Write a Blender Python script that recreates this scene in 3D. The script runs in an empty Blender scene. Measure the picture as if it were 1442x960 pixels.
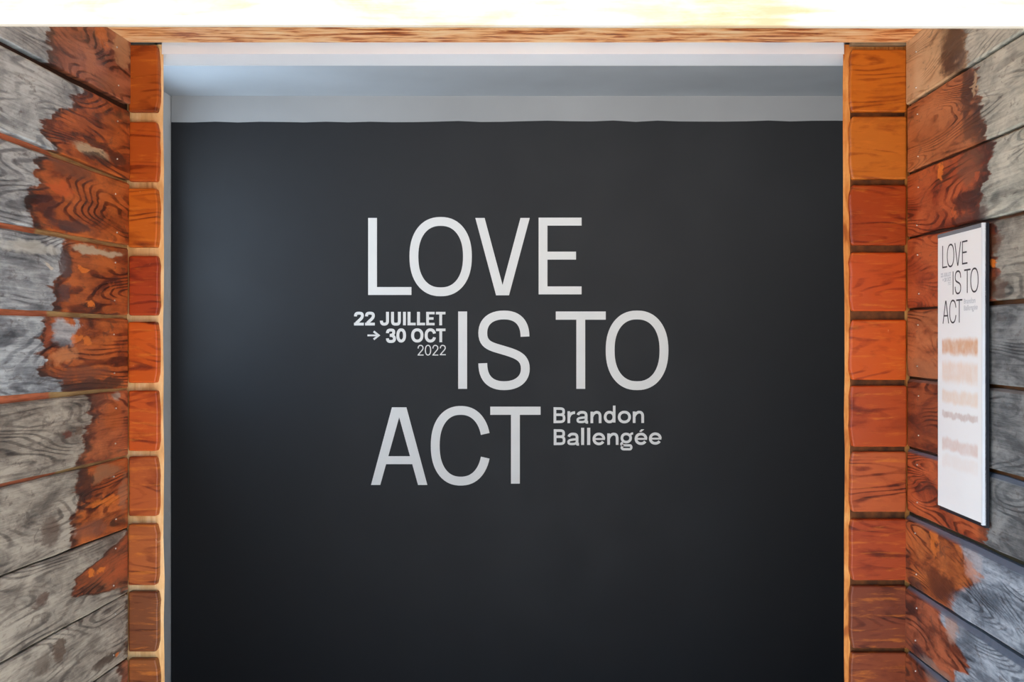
import bpy, bmesh, math, random
from mathutils import Vector, Matrix

random.seed(7)
SC = bpy.context.scene
COL = SC.collection

# ------------------------------------------------------------------ camera
F, PX, PY, CAMZ = 1480.0, 775.0, 478.0, 1.78
cd = bpy.data.cameras.new('camera')
cam = bpy.data.objects.new('camera', cd)
COL.objects.link(cam)
cam.location = (0, 0, CAMZ)
cam.rotation_euler = (math.pi / 2, 0, 0)
cd.sensor_width = 36.0
cd.lens = 36.0 * F / 1442.0
cd.shift_x = -(PX - 721.0) / 1442.0
cd.shift_y = (PY - 480.0) / 1442.0
cd.clip_start = 0.05
SC.camera = cam

# ------------------------------------------------------------------ light
world = bpy.data.worlds.new('sky_world')
SC.world = world
world.use_nodes = True
wn = world.node_tree
bg = wn.nodes['Background']
sky = wn.nodes.new('ShaderNodeTexSky')
sky.sky_type = 'HOSEK_WILKIE'
sky.turbidity = 4.0
sky.ground_albedo = 0.45
sky.sun_direction = (0.0, -0.5, 0.866)
wn.links.new(sky.outputs[0], bg.inputs[0])
bg.inputs[1].default_value = 2.1

sd = bpy.data.lights.new('sun', 'SUN')
sd.energy = 4.6
sd.angle = math.radians(1.0)
sd.color = (1.0, 0.97, 0.93)
sun = bpy.data.objects.new('sun', sd)
COL.objects.link(sun)
sun.location = (0, -3, 5)
sun.rotation_euler = (math.radians(30), 0, 0)

ad = bpy.data.lights.new('added_window_light', 'AREA')      # added cool lamp, as daylight through an unseen side window
ad.shape = 'RECTANGLE'
ad.size, ad.size_y = 0.9, 1.0
ad.energy = 4.4
ad.color = (0.60, 0.80, 1.0)
al = bpy.data.objects.new('added_window_light', ad)
COL.objects.link(al)
al.location = (-1.99, 4.40, 2.20)
al.rotation_euler = (0, math.radians(-90), 0)

wd = bpy.data.lights.new('added_wall_wash', 'AREA')          # added lamp, unseen above the opening, to brighten back wall and letters
wd.shape = 'RECTANGLE'
wd.size, wd.size_y = 2.8, 0.35
wd.energy = 4.6
wd.color = (1.0, 0.96, 0.93)
wl_ = bpy.data.objects.new('added_wall_wash', wd)
COL.objects.link(wl_)
wl_.location = (0.35, 3.45, CAMZ + 1.06)
wl_.rotation_euler = (math.radians(58), 0, 0)

SC.view_settings.view_transform = 'Standard'
SC.view_settings.look = 'None'
SC.view_settings.gamma = 1.0
SC.view_settings.use_curve_mapping = False
SC.view_settings.exposure = 1.93


# ------------------------------------------------------------------ helpers
def lin(r, g, b, a=1.0):
    f = lambda c: (c / 255 / 12.92) if c / 255 <= 0.04045 else ((c / 255 + 0.055) / 1.055) ** 2.4
    return (f(r), f(g), f(b), a)


def W(x, y, Y):
    """point at depth Y seen at pixel x, y of the photograph (used to measure sizes)"""
    return Vector(((x - PX) * Y / F, Y, CAMZ + (PY - y) * Y / F))


class NT:
    """small node-graph writer"""
    def __init__(s, name):
        s.m = bpy.data.materials.new(name)
        s.m.use_nodes = True
        s.t = s.m.node_tree
        s.b = s.t.nodes['Principled BSDF']

    def n(s, typ, **kw):
        nd = s.t.nodes.new(typ)
        for k, v in kw.items():
            setattr(nd, k, v)
        return nd

    def put(s, sock, v):
        if v is None:
            return
        if hasattr(v, 'is_linked') or hasattr(v, 'links'):
            s.t.links.new(v, sock)
        else:
            sock.default_value = v

    def math(s, op, a, b=None, c=None, clamp=False):
        nd = s.n('ShaderNodeMath', operation=op, use_clamp=clamp)
        for i, v in enumerate((a, b, c)):
            if v is not None:
                s.put(nd.inputs[i], v)
        return nd.outputs[0]

    def coords(s, kind='Object'):
        return s.n('ShaderNodeTexCoord').outputs[kind]

    def xyz(s, v):
        nd = s.n('ShaderNodeSeparateXYZ')
        s.put(nd.inputs[0], v)
        return nd.outputs[0], nd.outputs[1], nd.outputs[2]

    def comb(s, x, y, z):
        nd = s.n('ShaderNodeCombineXYZ')
        for i, v in enumerate((x, y, z)):
            s.put(nd.inputs[i], v)
        return nd.outputs[0]

    def noise(s, vec, scale=1.0, detail=2.0, rough=0.5, dist=0.0):
        nd = s.n('ShaderNodeTexNoise')
        s.put(nd.inputs['Vector'], vec)
        nd.inputs['Scale'].default_value = scale
        nd.inputs['Detail'].default_value = detail
        nd.inputs['Roughness'].default_value = rough
        nd.inputs['Distortion'].default_value = dist
        return nd.outputs[0]

    def step(s, v, lo, hi, a=0.0, b=1.0):
        nd = s.n('ShaderNodeMapRange', interpolation_type='SMOOTHSTEP')
        s.put(nd.inputs['Value'], v)
        nd.inputs['From Min'].default_value = lo
        nd.inputs['From Max'].default_value = hi
        nd.inputs['To Min'].default_value = a
        nd.inputs['To Max'].default_value = b
        return nd.outputs[0]

    def ramp(s, v, stops):
        nd = s.n('ShaderNodeValToRGB')
        s.put(nd.inputs[0], v)
        e = nd.color_ramp.elements
        while len(e) < len(stops):
            e.new(0.5)
        for i, (p, c) in enumerate(stops):
            e[i].position = p
            e[i].color = c
        return nd.outputs[0]

    def mix(s, f, a, b, mode='MIX'):
        nd = s.n('ShaderNodeMixRGB', blend_type=mode)
        s.put(nd.inputs[0], f)
        s.put(nd.inputs[1], a)
        s.put(nd.inputs[2], b)
        return nd.outputs[0]

    def bump(s, h, strength=0.3, dist=0.002):
        nd = s.n('ShaderNodeBump')
        nd.inputs['Strength'].default_value = strength
        nd.inputs['Distance'].default_value = dist
        s.put(nd.inputs['Height'], h)
        s.t.links.new(nd.outputs[0], s.b.inputs['Normal'])

    def out(s, col=None, rough=None, spec=None, coat=None):
        s.put(s.b.inputs['Base Color'], col)
        s.put(s.b.inputs['Roughness'], rough)
        s.put(s.b.inputs['Specular IOR Level'], spec)
        if coat is not None:
            s.put(s.b.inputs['Coat Weight'], coat)
            s.b.inputs['Coat Roughness'].default_value = 0.25
        return s.m


def plain(name, c, rough=0.6, var=0.06, scale=6.0, spec=0.4):
    t = NT(name)
    v = t.noise(t.coords(), scale, 3)
    dk = tuple(x * (1 - var * 2) for x in c[:3]) + (1,)
    lt = tuple(min(1, x * (1 + var)) for x in c[:3]) + (1,)
    return t.out(t.ramp(v, [(0.3, dk), (0.7, lt)]), rough, spec)


def link_mesh(name, bm, mat, parent=None, bevel=0.0, smooth=False):
    me = bpy.data.meshes.new(name)
    bm.to_mesh(me)
    bm.free()
    if smooth:
        for p in me.polygons:
            p.use_smooth = True
    for m in (mat if isinstance(mat, (list, tuple)) else [mat]):
        me.materials.append(m)
    o = bpy.data.objects.new(name, me)
    COL.objects.link(o)
    if parent is not None:
        o.parent = parent
    if bevel:
        md = o.modifiers.new('bevel', 'BEVEL')
        md.width = bevel
        md.segments = 2
        md.limit_method = 'ANGLE'
    return o


def box_bm(x0, x1, y0, y1, z0, z1, bm=None):
    bm = bm or bmesh.new()
    vs = [bm.verts.new((x, y, z)) for z in (z0, z1) for y in (y0, y1) for x in (x0, x1)]
    for f in ((0, 2, 3, 1), (4, 5, 7, 6), (0, 1, 5, 4), (2, 6, 7, 3), (0, 4, 6, 2), (1, 3, 7, 5)):
        bm.faces.new([vs[i] for i in f])
    return bm


def box(name, x0, x1, y0, y1, z0, z1, mat, parent=None, bevel=0.0):
    """box with its origin at its centre"""
    cx, cy, cz = (x0 + x1) / 2, (y0 + y1) / 2, (z0 + z1) / 2
    o = link_mesh(name, box_bm(x0 - cx, x1 - cx, y0 - cy, y1 - cy, z0 - cz, z1 - cz), mat, parent, bevel)
    o.location = (cx, cy, cz)
    return o


def tag(o, label=None, cat=None, group=None, kind=None):
    if label: o['label'] = label
    if cat: o['category'] = cat
    if group: o['group'] = group
    if kind: o['kind'] = kind
    return o


def struct(o, label=None, cat=None):
    return tag(o, label, cat, None, 'structure')


# ------------------------------------------------------------------ wood materials
def wood_fields(t, s_, z_, seed, k=14.0, knot=1.0):
    """returns grain (0..1 contour lines), fibre, patches for board coords s (along), z (across)"""
    warp = t.noise(t.comb(t.math('MULTIPLY', s_, 3.4), t.math('MULTIPLY', z_, 24.0), seed), 1.0, 3.0, 0.55)
    base = t.noise(t.comb(t.math('MULTIPLY', s_, 1.7 * knot), t.math('MULTIPLY', z_, 9.0), t.math('ADD', seed, 11.3)), 1.0, 1.0, 0.35)
    f = t.math('ADD', t.math('MULTIPLY', base, k * 1.9), t.math('MULTIPLY', warp, 1.5))
    g = t.math('SINE', t.math('MULTIPLY', f, 6.2832))
    amp = t.noise(t.comb(t.math('MULTIPLY', s_, 4.0), t.math('MULTIPLY', z_, 16.0), t.math('ADD', seed, 27.0)), 1.0, 2.0, 0.5)
    grain = t.math('MULTIPLY', t.step(g, -0.1, 1.0), t.step(amp, 0.38, 0.62, 0.15, 1.35))
    fb1 = t.noise(t.comb(t.math('MULTIPLY', s_, 6.0), t.math('MULTIPLY', z_, 150.0), seed), 1.0, 4.0, 0.7, 0.4)
    fb2 = t.noise(t.comb(t.math('MULTIPLY', s_, 26.0), t.math('MULTIPLY', z_, 60.0), t.math('ADD', seed, 8.0)), 1.0, 4.0, 0.75, 0.5)
    fibre = t.math('ADD', t.math('MULTIPLY', fb1, 0.6), t.math('MULTIPLY', fb2, 0.4))
    patch = t.noise(t.comb(t.math('MULTIPLY', s_, 5.0), t.math('MULTIPLY', z_, 13.0), t.math('ADD', seed, 5.1)), 1.0, 5.0, 0.65, 0.5)
    return grain, fibre, patch


def wall_plank_material(name, seed, curve, blobs, half, gray, brown, kk=13.0, band=0.035, edge=None, gray_rough=0.55, soft=0.006, fibres=1.0):
    """weathered plank whose corner end is still stained red brown.
    curve: list of (z, s) where the stain ends; blobs: (s, z, rs, rz, colour, strength)"""
    t = NT(name)
    s_, _, z_ = t.xyz(t.coords())
    grain, fibre, patch = wood_fields(t, s_, z_, seed, kk)
    # weathered grey
    gd, gm, gl = gray
    gv = t.math('ADD', t.math('MULTIPLY', fibre, 0.50), t.math('MULTIPLY', patch, 0.65))
    gv = t.math('SUBTRACT', gv, t.math('MULTIPLY', grain, 0.10))
    gcol = t.ramp(gv, [(0.34, gd), (0.50, gm), (0.66, gl)])
    # stained brown
    bd, bm_, bl = brown
    bv = t.math('ADD', t.math('MULTIPLY', patch, 0.95), t.math('MULTIPLY', fibre, 0.25))
    bv = t.math('SUBTRACT', bv, t.math('MULTIPLY', grain, 0.17))
    bcol = t.ramp(bv, [(0.34, bd), (0.50, bm_), (0.70, bl)])
    # stain edge
    fc = t.n('ShaderNodeFloatCurve')
    Z0, ZR, SR = -0.15, 0.30, 1.5
    pts = fc.mapping.curves[0].points
    cv = sorted(curve)
    cv = [(-0.15, cv[0][1])] + cv + [(0.15, cv[-1][1])]
    while len(pts) < len(cv):
        pts.new(0.5, 0.5)
    for p, (z, s) in zip(pts, cv):
        p.location = ((z - Z0) / ZR, max(0.0, min(1.0, s / SR)))
        p.handle_type = 'AUTO_CLAMPED'
    fc.mapping.update()
    t.put(fc.inputs['Value'], t.math('DIVIDE', t.math('SUBTRACT', z_, Z0), ZR))
    sb = t.math('MULTIPLY', fc.outputs[0], SR)
    rag = t.noise(t.comb(t.math('MULTIPLY', s_, 4.0), t.math('MULTIPLY', z_, 40.0), seed), 1.0, 3.0, 0.65)
    rag2 = t.noise(t.comb(t.math('MULTIPLY', s_, 14.0), t.math('MULTIPLY', z_, 22.0), seed + 3), 1.0, 3.0, 0.6)
    d = t.math('SUBTRACT', sb, s_)
    d = t.math('ADD', d, t.math('MULTIPLY', t.math('SUBTRACT', rag, 0.5), 0.17))
    d = t.math('ADD', d, t.math('MULTIPLY', t.math('SUBTRACT', rag2, 0.5), 0.10))
    mask = t.step(d, -soft, soft * 1.6)
    col = t.mix(mask, gcol, bcol)
    # dark rim where the old varnish peels
    mott = t.noise(t.comb(t.math('MULTIPLY', s_, 18.0), t.math('MULTIPLY', z_, 34.0), seed + 9), 1.0, 4.0, 0.7, 0.8)
    rim = t.math('MULTIPLY', t.step(d, -soft * 2, soft * 2), t.step(d, band * 0.5, band * 1.9, 1.0, 0.0))
    rimn = t.math('MULTIPLY', rim, t.step(rag2, 0.34, 0.62, 0.45, 0.95))
    col = t.mix(rimn, col, lin(50, 40, 38))
    fb_w = t.noise(t.comb(t.math('MULTIPLY', s_, 12.0), t.math('MULTIPLY', z_, 30.0), seed + 31), 1.0, 3.0, 0.6)
    # dark blotches inside the stain
    bl2 = t.math('MULTIPLY', t.step(patch, 0.30, 0.44, 0.75, 0.0), mask)
    col = t.mix(bl2, col, lin(62, 34, 30))
    col = t.mix(t.math('MULTIPLY', t.step(mott, 0.60, 0.72, 0.0, 0.45), mask), col, bl)
    col = t.mix(t.math('MULTIPLY', t.step(mott, 0.32, 0.44, 0.5, 0.0), 1.0), col, lin(70, 58, 54))
    ws = t.math('ADD', s_, t.math('MULTIPLY', t.math('SUBTRACT', mott, 0.5), 0.10))
    wz = t.math('ADD', z_, t.math('MULTIPLY', t.math('SUBTRACT', fb_w, 0.5), 0.045))
    for (bs, bz, rs, rz, c, st) in blobs:
        u = t.math('DIVIDE', t.math('SUBTRACT', ws, bs), rs)
        v = t.math('DIVIDE', t.math('SUBTRACT', wz, bz), rz)
        r = t.math('ADD', t.math('MULTIPLY', u, u), t.math('MULTIPLY', v, v))
        r = t.math('ADD', r, t.math('MULTIPLY', t.math('SUBTRACT', rag2, 0.5), 2.2))
        r = t.math('ADD', r, t.math('MULTIPLY', t.math('SUBTRACT', rag, 0.5), 1.2))
        col = t.mix(t.step(r, 0.35, 1.30, st, 0.0), col, gcol if c is None else c)
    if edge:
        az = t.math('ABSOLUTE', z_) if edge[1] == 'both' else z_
        em = t.step(az, half - edge[2], half - edge[2] * 0.35, 0.0, edge[3])  # lit upper edge of the plank, painted into its colour
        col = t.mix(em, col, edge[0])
    h = t.math('ADD', t.math('MULTIPLY', fibre, 1.0 * fibres), t.math('MULTIPLY', grain, -0.35))
    t.bump(h, 0.5, 0.0025)
    rough = t.step(mask, 0, 1, gray_rough, 0.33)
    return t.out(col, rough, t.step(mask, 0, 1, 0.35, 0.5))


def block_material():
    """red orange varnished spruce of the jamb timbers; tint taken from the object's colour"""
    t = NT('varnished_spruce')
    oi = t.n('ShaderNodeObjectInfo')
    seed = t.math('MULTIPLY', oi.outputs['Random'], 60.0)
    s_, _, z_ = t.xyz(t.coords())
    grain, fibre, patch = wood_fields(t, s_, z_, seed, 8.0, 1.4)
    v = t.math('ADD', t.math('MULTIPLY', patch, 0.95), t.math('MULTIPLY', fibre, 0.35))
    v = t.math('SUBTRACT', v, t.math('MULTIPLY', grain, 0.20))
    sh = t.ramp(v, [(0.22, (0.16, 0.09, 0.07, 1)), (0.42, (0.62, 0.5, 0.45, 1)), (0.62, (1, 1, 1, 1)), (0.85, (1.0, 1.0, 1.0, 1))])
    col = t.mix(1.0, oi.outputs['Color'], sh, 'MULTIPLY')
    hl = t.noise(t.comb(t.math('MULTIPLY', s_, 10), t.math('MULTIPLY', z_, 70), seed), 1.0, 4, 0.65, 0.4)
    col = t.mix(t.step(hl, 0.52, 0.72, 0.0, 0.45), col, lin(218, 126, 44))
    # scuffs
    sc = t.noise(t.comb(t.math('MULTIPLY', s_, 60), t.math('MULTIPLY', z_, 25), seed), 1.0, 3, 0.7)
    col = t.mix(t.step(sc, 0.72, 0.80, 0.0, 0.5), col, lin(232, 190, 150))
    t.bump(t.math('ADD', fibre, t.math('MULTIPLY', grain, -0.4)), 0.35, 0.0015)
    return t.out(col, 0.38, 0.35)


def pale_wood(name, lo, mid, hi, axis=0, k=6.0, rough=0.6, spec=0.3, sx=1.0):
    t = NT(name)
    x, y, z = t.xyz(t.coords())
    s_, z_ = {0: (x, z), 2: (z, x), 1: (x, y)}[axis]
    if sx != 1.0:
        s_ = t.math('MULTIPLY', s_, sx)
    grain, fibre, patch = wood_fields(t, s_, z_, 3.7, k)
    v = t.math('ADD', t.math('MULTIPLY', patch, 0.6), t.math('MULTIPLY', fibre, 0.4))
    v = t.math('SUBTRACT', v, t.math('MULTIPLY', grain, 0.12))
    t.bump(fibre, 0.3, 0.001)
    return t.out(t.ramp(v, [(0.3, lo), (0.47, mid), (0.65, hi)]), rough, spec)


M_block = block_material()
M_beam = pale_wood('sunlit_spruce', lin(142, 122, 94), lin(151, 143, 129), lin(152, 147, 139), 0, 2.0, 0.8, 0.1)
M_post_l = pale_wood('pale_post_wood', lin(205, 150, 92), lin(232, 182, 122), lin(248, 212, 160), 2, 5.0)
M_post_r = pale_wood('amber_post_wood', lin(170, 92, 36), lin(214, 138, 66), lin(240, 182, 108), 2, 6.0)


def soffit_material():
    t = NT('brushed_larch')
    x, y, z = t.xyz(t.coords())
    w = t.noise(t.comb(t.math('MULTIPLY', x, 5.0), t.math('MULTIPLY', y, 14.0), 2.0), 1.0, 3, 0.55)
    f = t.noise(t.comb(t.math('MULTIPLY', x, 9.0), t.math('MULTIPLY', y, 50.0), 5.0), 1.0, 4, 0.6, 0.6)
    v = t.math('ADD', t.math('MULTIPLY', w, 0.4), t.math('MULTIPLY', f, 0.7))
    c = t.ramp(v, [(0.40, lin(122, 58, 24)), (0.48, lin(190, 108, 52)), (0.55, lin(238, 178, 120)), (0.68, lin(250, 214, 168))])
    t.bump(f, 0.4, 0.002)
    return t.out(c, 0.55, 0.3)


M_soffit = soffit_material()


def backing_material(name, near, far, s_split, lo):
    """backing wood seen in the joints between planks: pale at the corner, redder further out"""
    t = NT(name)
    x, y, z = t.xyz(t.coords())
    n1 = t.noise(t.comb(t.math('MULTIPLY', x, 9), t.math('MULTIPLY', z, 90), 1.0), 1.0, 3, 0.6)
    n2 = t.noise(t.comb(t.math('MULTIPLY', x, 2.5), t.math('MULTIPLY', z, 8), 4.0), 1.0, 1, 0.5)
    e = t.step(t.math('ADD', x, t.math('MULTIPLY', t.math('SUBTRACT', n2, 0.5), 0.35)), s_split, s_split + 0.02)
    c = t.mix(e, near, far)
    c = t.mix(t.step(n1, 0.35, 0.6, 0.5, 0.0), c, lo)
    c = t.mix(t.step(z, CAMZ - 0.42, CAMZ - 0.36, 1.0, 0.0), c, lin(74, 66, 44))
    c = t.mix(t.step(z, CAMZ + 0.60, CAMZ + 0.62, 0.0, 1.0), c, lin(66, 40, 28))
    return t.out(c, 0.6, 0.3)


# ------------------------------------------------------------------ ground, floor, shell
M_ground = plain('pale_gravel_ground', lin(190, 186, 180), 0.9, 0.08, 40)
M_floor = plain('pale_concrete_floor', lin(192, 190, 186), 0.6, 0.12, 8)
M_roomfloor = plain('dark_brown_floor', lin(96, 74, 60), 0.45, 0.1, 6)
M_white = plain('white_paint', lin(238, 244, 254), 0.6, 0.02, 3)
M_plaster = plain('pale_grey_plaster', lin(208, 210, 210), 0.8, 0.04, 2.5)
M_strip = plain('grey_wall_strip_paint', lin(158, 159, 160), 0.8, 0.03, 2.5)
M_plaster_b = plain('grey_ceiling_plaster', lin(190, 196, 202), 0.8, 0.04, 2.5)
M_ext = plain('weathered_exterior_boards', lin(120, 110, 98), 0.8, 0.15, 5)


def dark_paint():
    t = NT('dark_slate_wall_paint')
    c = t.coords()
    n1 = t.noise(c, 3.0, 4, 0.6)
    n2 = t.noise(c, 60.0, 3, 0.6)
    col = t.ramp(n1, [(0.3, lin(22, 24, 28)), (0.7, lin(26, 27, 30))])
    t.bump(n2, 0.12, 0.001)
    return t.out(col, t.step(n1, 0.3, 0.7, 0.60, 0.68), 0.42)


M_dark = dark_paint()

SOF = CAMZ + 0.862          # underside of vestibule ceiling
YC = 3.05                   # plane of the two jamb columns
YB = 5.0                    # painted wall
YE = 1.50                   # front beam

g = box('ground', -9, 9, -12, YE + 0.02, -0.12, 0.0, M_ground); struct(g)
f1 = box('floor', -1.5, 1.35, YE + 0.02, 3.2, -0.1, 0.0, M_floor); struct(f1)
f2 = box('floor_room', -1.95, 2.45, 3.2, YB + 0.1, -0.1, 0.0, M_roomfloor); struct(f2)

# vestibule ceiling (the underside seen above the opening)
o = box('ceiling', -1.45, 1.3, YE + 0.16, YC, SOF, SOF + 0.14, M_soffit); struct(o)
# roof slab over everything
o = box('roof', -2.1, 2.6, YE + 0.0, YB + 0.25, CAMZ + 1.32, CAMZ + 1.48, M_ext); struct(o)

# front beam
bz0 = (W(0, 38, YE).z + W(1442, 41, YE).z) / 2
bm = box_bm(-1.75, 1.75, -0.07, 0.07, 0.0, 0.46)
for v in bm.verts:                      # underside cut to a drip slope, rising inwards
    if v.co.z < 0.01 and v.co.y > 0:
        v.co.z = 0.050
o = link_mesh('beam', bm, M_beam, None, 0.004)
o.location = (0, YE + 0.07, bz0)
o.rotation_euler = (0, math.radians(0.12), 0)
struct(o)
o = box('wall_above_beam', -2.1, 2.6, YE, YE + 0.12, bz0 + 0.47, CAMZ + 1.32, M_ext); struct(o)

# room behind the opening: ceiling, back wall, side walls, added window
CEIL = W(0, 135, YB).z
XRL = W(240, 0, YB).x
o = box('ceiling_room', XRL - 0.12, 2.45, 3.2, YB + 0.1, CEIL, CEIL + 0.1, M_plaster_b); struct(o)

PT = W(0, 171, YB).z
bm = bmesh.new()
nx = 40
xs = [XRL + 0.004 + (2.40 - XRL) * i / nx for i in range(nx + 1)]
tops = [PT + (W(0, 170, YB).z - W(0, 172, YB).z) * (i / nx - 0.3) + random.uniform(-0.0035, 0.0035) for i in range(nx + 1)]
vb = [bm.verts.new((x, YB, 0.0)) for x in xs]
vm = [bm.verts.new((x, YB, z)) for x, z in zip(xs, tops)]
vt = [bm.verts.new((x, YB, CEIL)) for x in xs]
for i in range(nx):
    fa = bm.faces.new((vb[i], vb[i + 1], vm[i + 1], vm[i])); fa.material_index = 0
    fb = bm.faces.new((vm[i], vm[i + 1], vt[i + 1], vt[i])); fb.material_index = 1
back = link_mesh('wall_back', bm, [M_dark, M_strip])
struct(back)
md = back.modifiers.new('thickness', 'SOLIDIFY'); md.thickness = 0.1; md.offset = -1.0

# the room's left wall with an unseen window opening put in for the side light
wl = bmesh.new()
wy0, wy1, wz0, wz1 = 3.90, 4.82, 1.50, 2.72
box_bm(XRL - 0.12, XRL, 3.2, wy0, 0, CEIL, wl)
box_bm(XRL - 0.12, XRL, wy1, YB + 0.1, 0, CEIL, wl)
box_bm(XRL - 0.12, XRL, wy0, wy1, 0, wz0, wl)
box_bm(XRL - 0.12, XRL, wy0, wy1, wz1, CEIL, wl)
o = link_mesh('wall_left_room', wl, M_plaster); struct(o)
fr = bmesh.new()
for a in ((wy0, wy0 + 0.05, wz0, wz1), (wy1 - 0.05, wy1, wz0, wz1), (wy0, wy1, wz0, wz0 + 0.05), (wy0, wy1, wz1 - 0.05, wz1)):
    box_bm(XRL - 0.09, XRL - 0.03, a[0], a[1], a[2], a[3], fr)
o = link_mesh('unseen_window_1', fr, M_white); struct(o)  # frame of the added, unseen window
o = box('wall_right_room', 2.40, 2.52, 3.2, YB + 0.1, 0, CEIL, M_plaster); struct(o)

# white lintel board above the opening, with its seam
LB = W(0, 92.5, 3.20).z
lintel = box('lintel', W(228, 0, 3.07).x, W(1188.5, 0, 3.07).x, 3.07, 3.20, LB, SOF + 0.30, M_white); struct(lintel)
for v in lintel.data.vertices:          # ends splayed like the jambs below
    if v.co.y > 0:
        v.co.x += math.copysign(0.07, v.co.x)
# ceiling-to-lintel closure behind the vestibule ceiling
o = box('wall_above_lintel', -2.0, 2.5, YC + 0.001, 3.069, SOF + 0.02, CAMZ + 1.32, M_ext); struct(o)

# ------------------------------------------------------------------ the two jamb columns
BR = [lin(190, 92, 30), lin(196, 88, 26), lin(214, 108, 26), lin(180, 66, 22), lin(214, 92, 20), lin(204, 88, 28), lin(186, 92, 42), lin(180, 96, 46), lin(128, 70, 38), lin(150, 84, 40)]
BRR = [lin(216, 118, 30), lin(214, 122, 40), lin(176, 70, 22), lin(206, 84, 28), lin(216, 92, 26), lin(190, 78, 30), lin(196, 96, 50), lin(176, 72, 32), lin(130, 62, 36), lin(140, 66, 34)]


def column(name, x0, x1, joints, tint, post_x0, post_x1, post_mat, side, blk0, blk1, slant=0.0, lite=None):
    """post with proud timber blocks fixed on its face; pixel measures at the plane YC"""
    zb, zt = 0.0, SOF
    # wall strip behind the timbers (also what shows in the joints)
    post = bmesh.new()
    X0, X1 = W(post_x0, 0, YC + .02).x, W(post_x1, 0, YC + .02).x
    n = 22
    prev = None
    for i in range(n + 1):
        z = zb + (zt - zb) * i / n
        w = random.uniform(-0.0022, 0.0022)
        sl = slant * (1 - z / zt)
        a, b = X0 + (sl + w if side > 0 else 0), X1 + (sl + w if side < 0 else 0)
        kq = (YC + 0.075) / (YC + 0.022) * 1.004            # splayed inner edge
        a2, b2 = (a * kq if side > 0 else a), (b * kq if side < 0 else b)
        ring = [post.verts.new(p) for p in ((a, YC + .022, z), (b, YC + .022, z), (b2, YC + 0.075, z), (a2, YC + 0.075, z))]
        if prev:
            for k in range(4):
                post.faces.new((prev[k], prev[(k + 1) % 4], ring[(k + 1) % 4], ring[k]))
        else:
            post.faces.new(ring[::-1])
        prev = ring
    post.faces.new(prev)
    root = link_mesh(name, post, post_mat)
    struct(root)
    # timber blocks
    for i, (ya, yb) in enumerate(joints):
        za, zc = W(0, yb, YC).z, W(0, ya, YC).z
        if za < 0.02: za = 0.02
        c = Vector(((W(blk0, 0, YC).x + W(blk1, 0, YC).x) / 2, YC + 0.0, (za + zc) / 2))
        hx = (W(blk1, 0, YC).x - W(blk0, 0, YC).x) / 2
        hz = (zc - za) / 2
        b = bmesh.new()
        yy = (-0.0 + random.uniform(-0.003, 0.003), 0.030)
        inner = -1 if side > 0 else 1
        # slightly irregular rounded end
        prof = []
        m = 6
        for k in range(m + 1):
            t_ = -1 + 2 * k / m
            e = random.uniform(-0.0018, 0.0018) - (0.006 if abs(t_) == 1 else 0.0)
            prof.append((hx + e, hz * t_))
        loop = [(-hx, -hz)] + prof + [(-hx, hz)]
        loop = [(p[0], p[1]) for p in loop]
        if inner < 0:
            loop = [(-p[0], p[1]) for p in loop][::-1]
        fv = [b.verts.new((p[0], yy[0], p[1])) for p in loop]
        rv = [b.verts.new((p[0], yy[1], p[1])) for p in loop]
        b.faces.new(fv)
        b.faces.new(rv[::-1])
        for k in range(len(loop)):
            j = (k + 1) % len(loop)
            b.faces.new((fv[j], fv[k], rv[k], rv[j]))
        bmesh.ops.recalc_face_normals(b, faces=b.faces)
        ob = link_mesh('timber', b, M_block, root, 0.005)
        ob.location = c
        ob.color = tuple(q * 0.80 for q in tint[i % len(tint)][:3]) + (1,)
        ob.rotation_euler = (0, random.uniform(-0.004, 0.004), 0)
        if i in (0,) and side < 0:
            pass
    return root


jl = [(63, 157), (171, 255), (265, 348), (360, 444), (453, 539), (550, 635), (643, 727), (738, 824), (833, 918), (928, 1015), (1025, 1112), (1122, 1200)]
jr = [(69, 157), (163.5, 252), (260, 345), (355, 438), (450, 535), (543, 629), (636, 721), (731, 817), (825, 913), (919, 1008), (1018, 1105), (1115, 1200)]
colL = column('trim_1', 180, 222, jl, BR, 177, 229.5, M_post_l, -1, 180.4, 222.5, 0.004)
colR = column('trim_2', 1197, 1278, jr, BRR, 1187.5, 1281, M_post_r, 1, 1198, 1277.5, 0.007)
# wall behind the columns, closing the room
o = box('wall_front_left', -1.95, W(225, 0, 3.20).x, YC + 0.076, 3.20, 0, CEIL, M_plaster); struct(o)
o = box('wall_front_right', W(1197, 0, 3.20).x, 2.45, YC + 0.076, 3.20, 0, CEIL, M_plaster); struct(o)
# dark sill piece above the first right timber
o = box('cap', W(1199, 0, YC).x, W(1277, 0, YC).x, YC + 0.004, YC + 0.021, W(0, 63, YC).z, W(0, 58.5, YC).z,
        plain('grey_cap_wood', lin(150, 128, 100), 0.7, 0.1, 30))
o.parent = colR
M_joint_shade = plain('brown_joint_shade', lin(116, 66, 26), 0.7, 0.35, 28)  # shade in the right block joints, put into a dark brown strip
bt = box('shade_strip', W(1200, 0, YC).x, W(1277, 0, YC).x, YC + 0.0195, YC + 0.0215, 0.0, SOF - 0.03, M_joint_shade)
bt.parent = colR

# ------------------------------------------------------------------ side walls of planks
XL = W(180, 0, YC).x
XR = W(1278, 0, YC).x
ML, MR = 0.0338, -0.006


def wall_Z(side, x):
    Xc, m = (XL, ML) if side < 0 else (XR, MR)
    return F * (Xc - m * YC) / (x - PX - F * m)


def sh(side, x, y):
    """pixel on the wall plane -> (distance from corner s, height h)"""
    Z = wall_Z(side, x)
    m = ML if side < 0 else MR
    return (YC - Z) * math.sqrt(1 + m * m), CAMZ + (PY - y) * Z / F


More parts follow.
